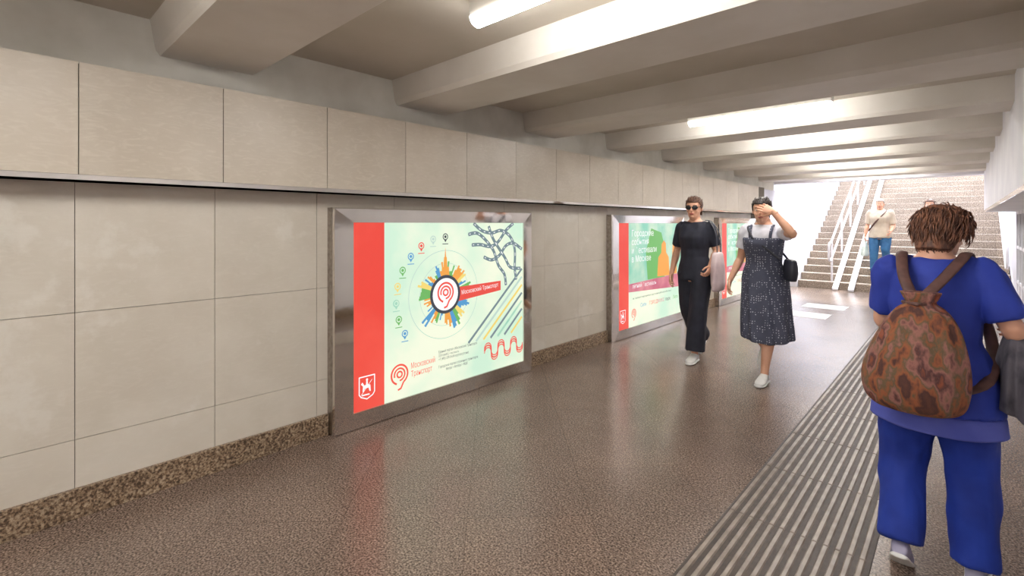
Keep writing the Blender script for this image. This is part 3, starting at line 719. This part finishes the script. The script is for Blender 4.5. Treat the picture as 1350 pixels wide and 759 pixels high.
# --- woman in blue, seen from behind
w3=1.05
J=dict(elL=(.20,-.07,1.11),wrL=(.10,-.27,1.05),elR=(-.255,.03,1.13),wrR=(-.29,-.20,1.10),hdR=(.15,-1,-.25),hdL=(-.7,-.5,.1),thR=(0,0,1),pnR=(1,0,0),thL=(0,0,1),
 knL=(.115,-.03,.47),anL=(.115,.14,.14),knR=(-.125,-.03,.48),anR=(-.135,.02,.088),hairmat=ha,cuR=.9)
E,Mh=person('woman_in_blue_tunic',(-.085,2.67,0),math.pi,.893,J,w=w3,dd=1.15,headrot=(.22,0,-.35),headpos=(-.02,-.035,1.545),arm=1.1,legw=1.1)
hair(E,Mh,ha,thick=.017,vol=1.1,low=.02,locks=1700,seed=5,ll=(.04,.085),lr=.55)
mb=MB(); torso_garment(mb,.014,.76,1.43,w3,1.15,flare=.03)
for sd in 'LR': sleeve(mb,J,sd,w3,.78,.072,.068)
soft('blue_tunic',mb,blue,E,vox=.008,it=3,disp=folds(.013,11,3.5,1))
mb=MB()
rings=[]
for i in range(8):
    z=.765-.10*i/7; a,b_,c=prof(.9,.014,w3,1.15); fl=.03*(1.05-z)/.3
    rings.append(ringz(0,c,z,a+fl+.005,b_+fl+.005,72,fold=lambda th:1+.015*math.sin(7*th)))
loft(mb,rings); soft('tunic_hem_band',mb,lblue,E,sub=1)
mb=MB()
for sd in 'LR': legtube(mb,J,sd,w3,[(.108,.115),(.106,.11),(.090,.094),(.086,.09),(.084,.088)],1.0)
loft(mb,[ringz(0,c,z,a,b_,40) for z in (.84,.88,.92,.97) for a,b_,c in [prof(z,.006,w3,1.15)]])
soft('blue_trousers',mb,blue2,E,vox=.009,it=3,disp=folds(.013,11,4,9))
shoe(E,'shoe_l',J['anL'],shoel,solem,pitch=.6); shoe(E,'shoe_r',J['anR'],shoel,solem,yaw=-.1)
mb=MB(); rings=[]; B=[(.785,.07,.05),(.795,.13,.09),(.83,.166,.112),(.90,.180,.125),(.97,.178,.122),(1.05,.162,.110),(1.12,.140,.094),(1.18,.112,.078),(1.225,.08,.06),(1.25,.05,.04),(1.27,.058,.045),(1.30,.070,.05)]
P_,R_=path([(0,0,z) for z,a,b in B],[(a,b) for z,a,b in B],4)
for p,r_ in zip(P_,R_):
    z=p.z; am=.015+.06*max(0,(z-1.0)/.3)
    rings.append(ringz(.05+.012*math.sin(z*9),.27-.02*(z-.9),z,r_[0],r_[1],72,2.3,fold=lambda th,z=z,am=am:1+am*math.sin(11*th+2*z)+.025*math.sin(4*th+9*z)))
loft(mb,rings); soft('backpack',mb,pat,E,sub=1)
mb=MB()
tube(mb,[(.06,.27,1.26),(.10,.19,1.35),(.115,.10,1.435),(.12,.0,1.452),(.125,-.10,1.38),(.14,-.15,1.25),(.19,-.08,1.05),(.19,.12,.92),(.13,.2,.86)],[(.022,.007)]*9,n=8,sub=6)
tube(mb,[(.04,.27,1.26),(-.03,.19,1.35),(-.09,.10,1.435),(-.11,.0,1.455),(-.125,-.10,1.38),(-.14,-.15,1.25),(-.19,-.08,1.05),(-.17,.12,.92),(-.04,.2,.86)],[(.022,.007)]*9,n=8,sub=6)
tube(mb,[(-.005,.24,1.247),(.045,.315,1.25),(.1,.24,1.247),(.045,.2,1.25),(-.005,.24,1.247)],[.008]*5,n=8,sub=5)
obj('backpack_straps',mb,strapm,E,smooth=True)
mb=MB(); rings=[]
for i in range(25):
    t=i/24; z=1.17-.40*t; k=math.sin(min(1,.25+t*1.3)*math.pi/2)
    rings.append(ringz(-.265-.01*t,-.04+.03*t,z,(.060+.022*t)*k,(.13+.03*t)*k,72,2.2,fold=lambda th,t=t:1+(.04+.09*t)*math.sin(7*th+2*t)+.05*t*math.sin(13*th),dz=lambda th,t=t:.03*t*math.sin(2*th)))
loft(mb,rings); soft('draped_jacket',mb,greyc,E,sub=1)

# --- man on stairs
J=dict(elL=(.225,.03,1.10),wrL=(.20,-.16,.97),elR=(-.23,.03,1.10),wrR=(-.26,-.05,.87),hdR=(0,-.1,-1),cuR=1.1,
 knL=(.10,-.06,.56),anL=(.10,.20,.243),knR=(-.10,-.08,.47),anR=(-.10,-.05,.090),hairmat=hg)
E,Mh=person('man_with_plastic_bag',(-1.31,13.05,.30),-.05,.985,J,w=1.12,dd=1.15,vox=.009,arm=1.15,headrot=(.1,0,0))
hair(E,Mh,hg,thick=.006,locks=0)
mb=MB(); torso_garment(mb,.016,.84,1.43,1.12,1.22)
for sd in 'LR': sleeve(mb,J,sd,1.12,.85,.076,.07)
soft('beige_shirt',mb,beige,E,vox=.01,it=2,disp=folds(.012,12,4,2))
mb=MB()
for sd in 'LR': legtube(mb,J,sd,1.12,[(.10,.105),(.095,.10),(.075,.078),(.07,.072),(.07,.072)],.95)
loft(mb,[ringz(0,c,z,a,b_,40) for z in (.82,.88,.95,1.0) for a,b_,c in [prof(max(z,.84),.008,1.12,1.15)]])
soft('jeans',mb,jean,E,vox=.01,it=2,disp=folds(.008,11,4,4))
shoe(E,'shoe_l',J['anL'],bagd,solem); shoe(E,'shoe_r',J['anR'],bagd,solem)
mb=MB(); rings=[]
for i in range(15):
    t=i/14; z=.80-.38*t; k=math.sin(min(1,.1+t*1.2)*math.pi/2)
    if t>.93: k*=.8
    rings.append(ringz(-.27,-.06,z,.07*k,.13*k,40,2.5,fold=lambda th,t=t:1+.07*math.sin(7*th+5*t)))
loft(mb,rings); tube(mb,[(-.27,-.06,.79),(-.275,-.065,.84)],[(.015,.02),(.008,.03)],n=10,sub=2); soft('plastic_bag',mb,plast,E,sub=1)
mb=MB(); tube(mb,[(.12,-.02,1.44),(.07,-.14,1.34),(-.04,-.175,1.2),(-.15,-.14,1.04),(-.2,-.02,.98)],[(.016,.005)]*5,n=8,sub=6); tube(mb,[(.12,-.02,1.44),(.05,.12,1.35),(-.08,.15,1.15),(-.2,-.02,.98)],[(.016,.005)]*4,n=8,sub=6)
obj('crossbody_strap',mb,strapm,E,smooth=True)

# --- person further up
J=dict(elL=(.21,.04,1.10),wrL=(.22,-.08,.87),elR=(-.21,.04,1.10),wrR=(-.22,-.08,.87),
 knL=(.09,-.06,.47),anL=(.09,-.05,.090),knR=(-.09,-.06,.56),anR=(-.09,.20,.247),hairmat=hb)
E,Mh=person('pedestrian_in_grey',(-.50,13.05,.303),0,.96,J,vox=.01)
hair(E,Mh,hb,locks=30)
mb=MB(); torso_garment(mb,.016,.84,1.43,1.0,1.1)
for sd in 'LR': sleeve(mb,J,sd,1.0,.9,.068,.06)
soft('shirt',mb,beige,E,vox=.01,it=2)
mb=MB()
for sd in 'LR': legtube(mb,J,sd,1.0,[(.095,.10),(.09,.095),(.07,.07),(.065,.065),(.065,.065)],.95)
loft(mb,[ringz(0,c,z,a,b_,40) for z in (.82,.88,.95,1.0) for a,b_,c in [prof(max(z,.84),.008,1,1.1)]])
soft('trousers',mb,greyc,E,vox=.01,it=2)
shoe(E,'shoe_l',J['anL'],bagd,solem); shoe(E,'shoe_r',J['anR'],bagd,solem)

# ---------------------------------------------------------------- world, sun, camera
w=bpy.data.worlds.new('World'); scene.world=w; w.use_nodes=True
bg=w.node_tree.nodes['Background']; bg.inputs['Color'].default_value=(.88,.93,1,1); bg.inputs['Strength'].default_value=7.5
sl=bpy.data.lights.new('sun','SUN'); sl.energy=7; sl.angle=math.radians(8); sl.color=(1,.97,.92)
so=bpy.data.objects.new('sun',sl); coll.objects.link(so); so.location=(0,20,12)
so.rotation_euler=V((-.12,-.66,-.75)).to_track_quat('-Z','Y').to_euler()
cam=bpy.data.cameras.new('Camera'); co=bpy.data.objects.new('Camera',cam); coll.objects.link(co)
cam.sensor_width=36; cam.lens=640/1350*36; cam.shift_y=-84.5/1350; cam.clip_start=.05
co.location=(0,0,1.42); co.rotation_euler=(math.pi/2,0,math.atan2(595,640))
scene.camera=co
try: scene.view_settings.view_transform='Standard'
except Exception as ex: print(ex)
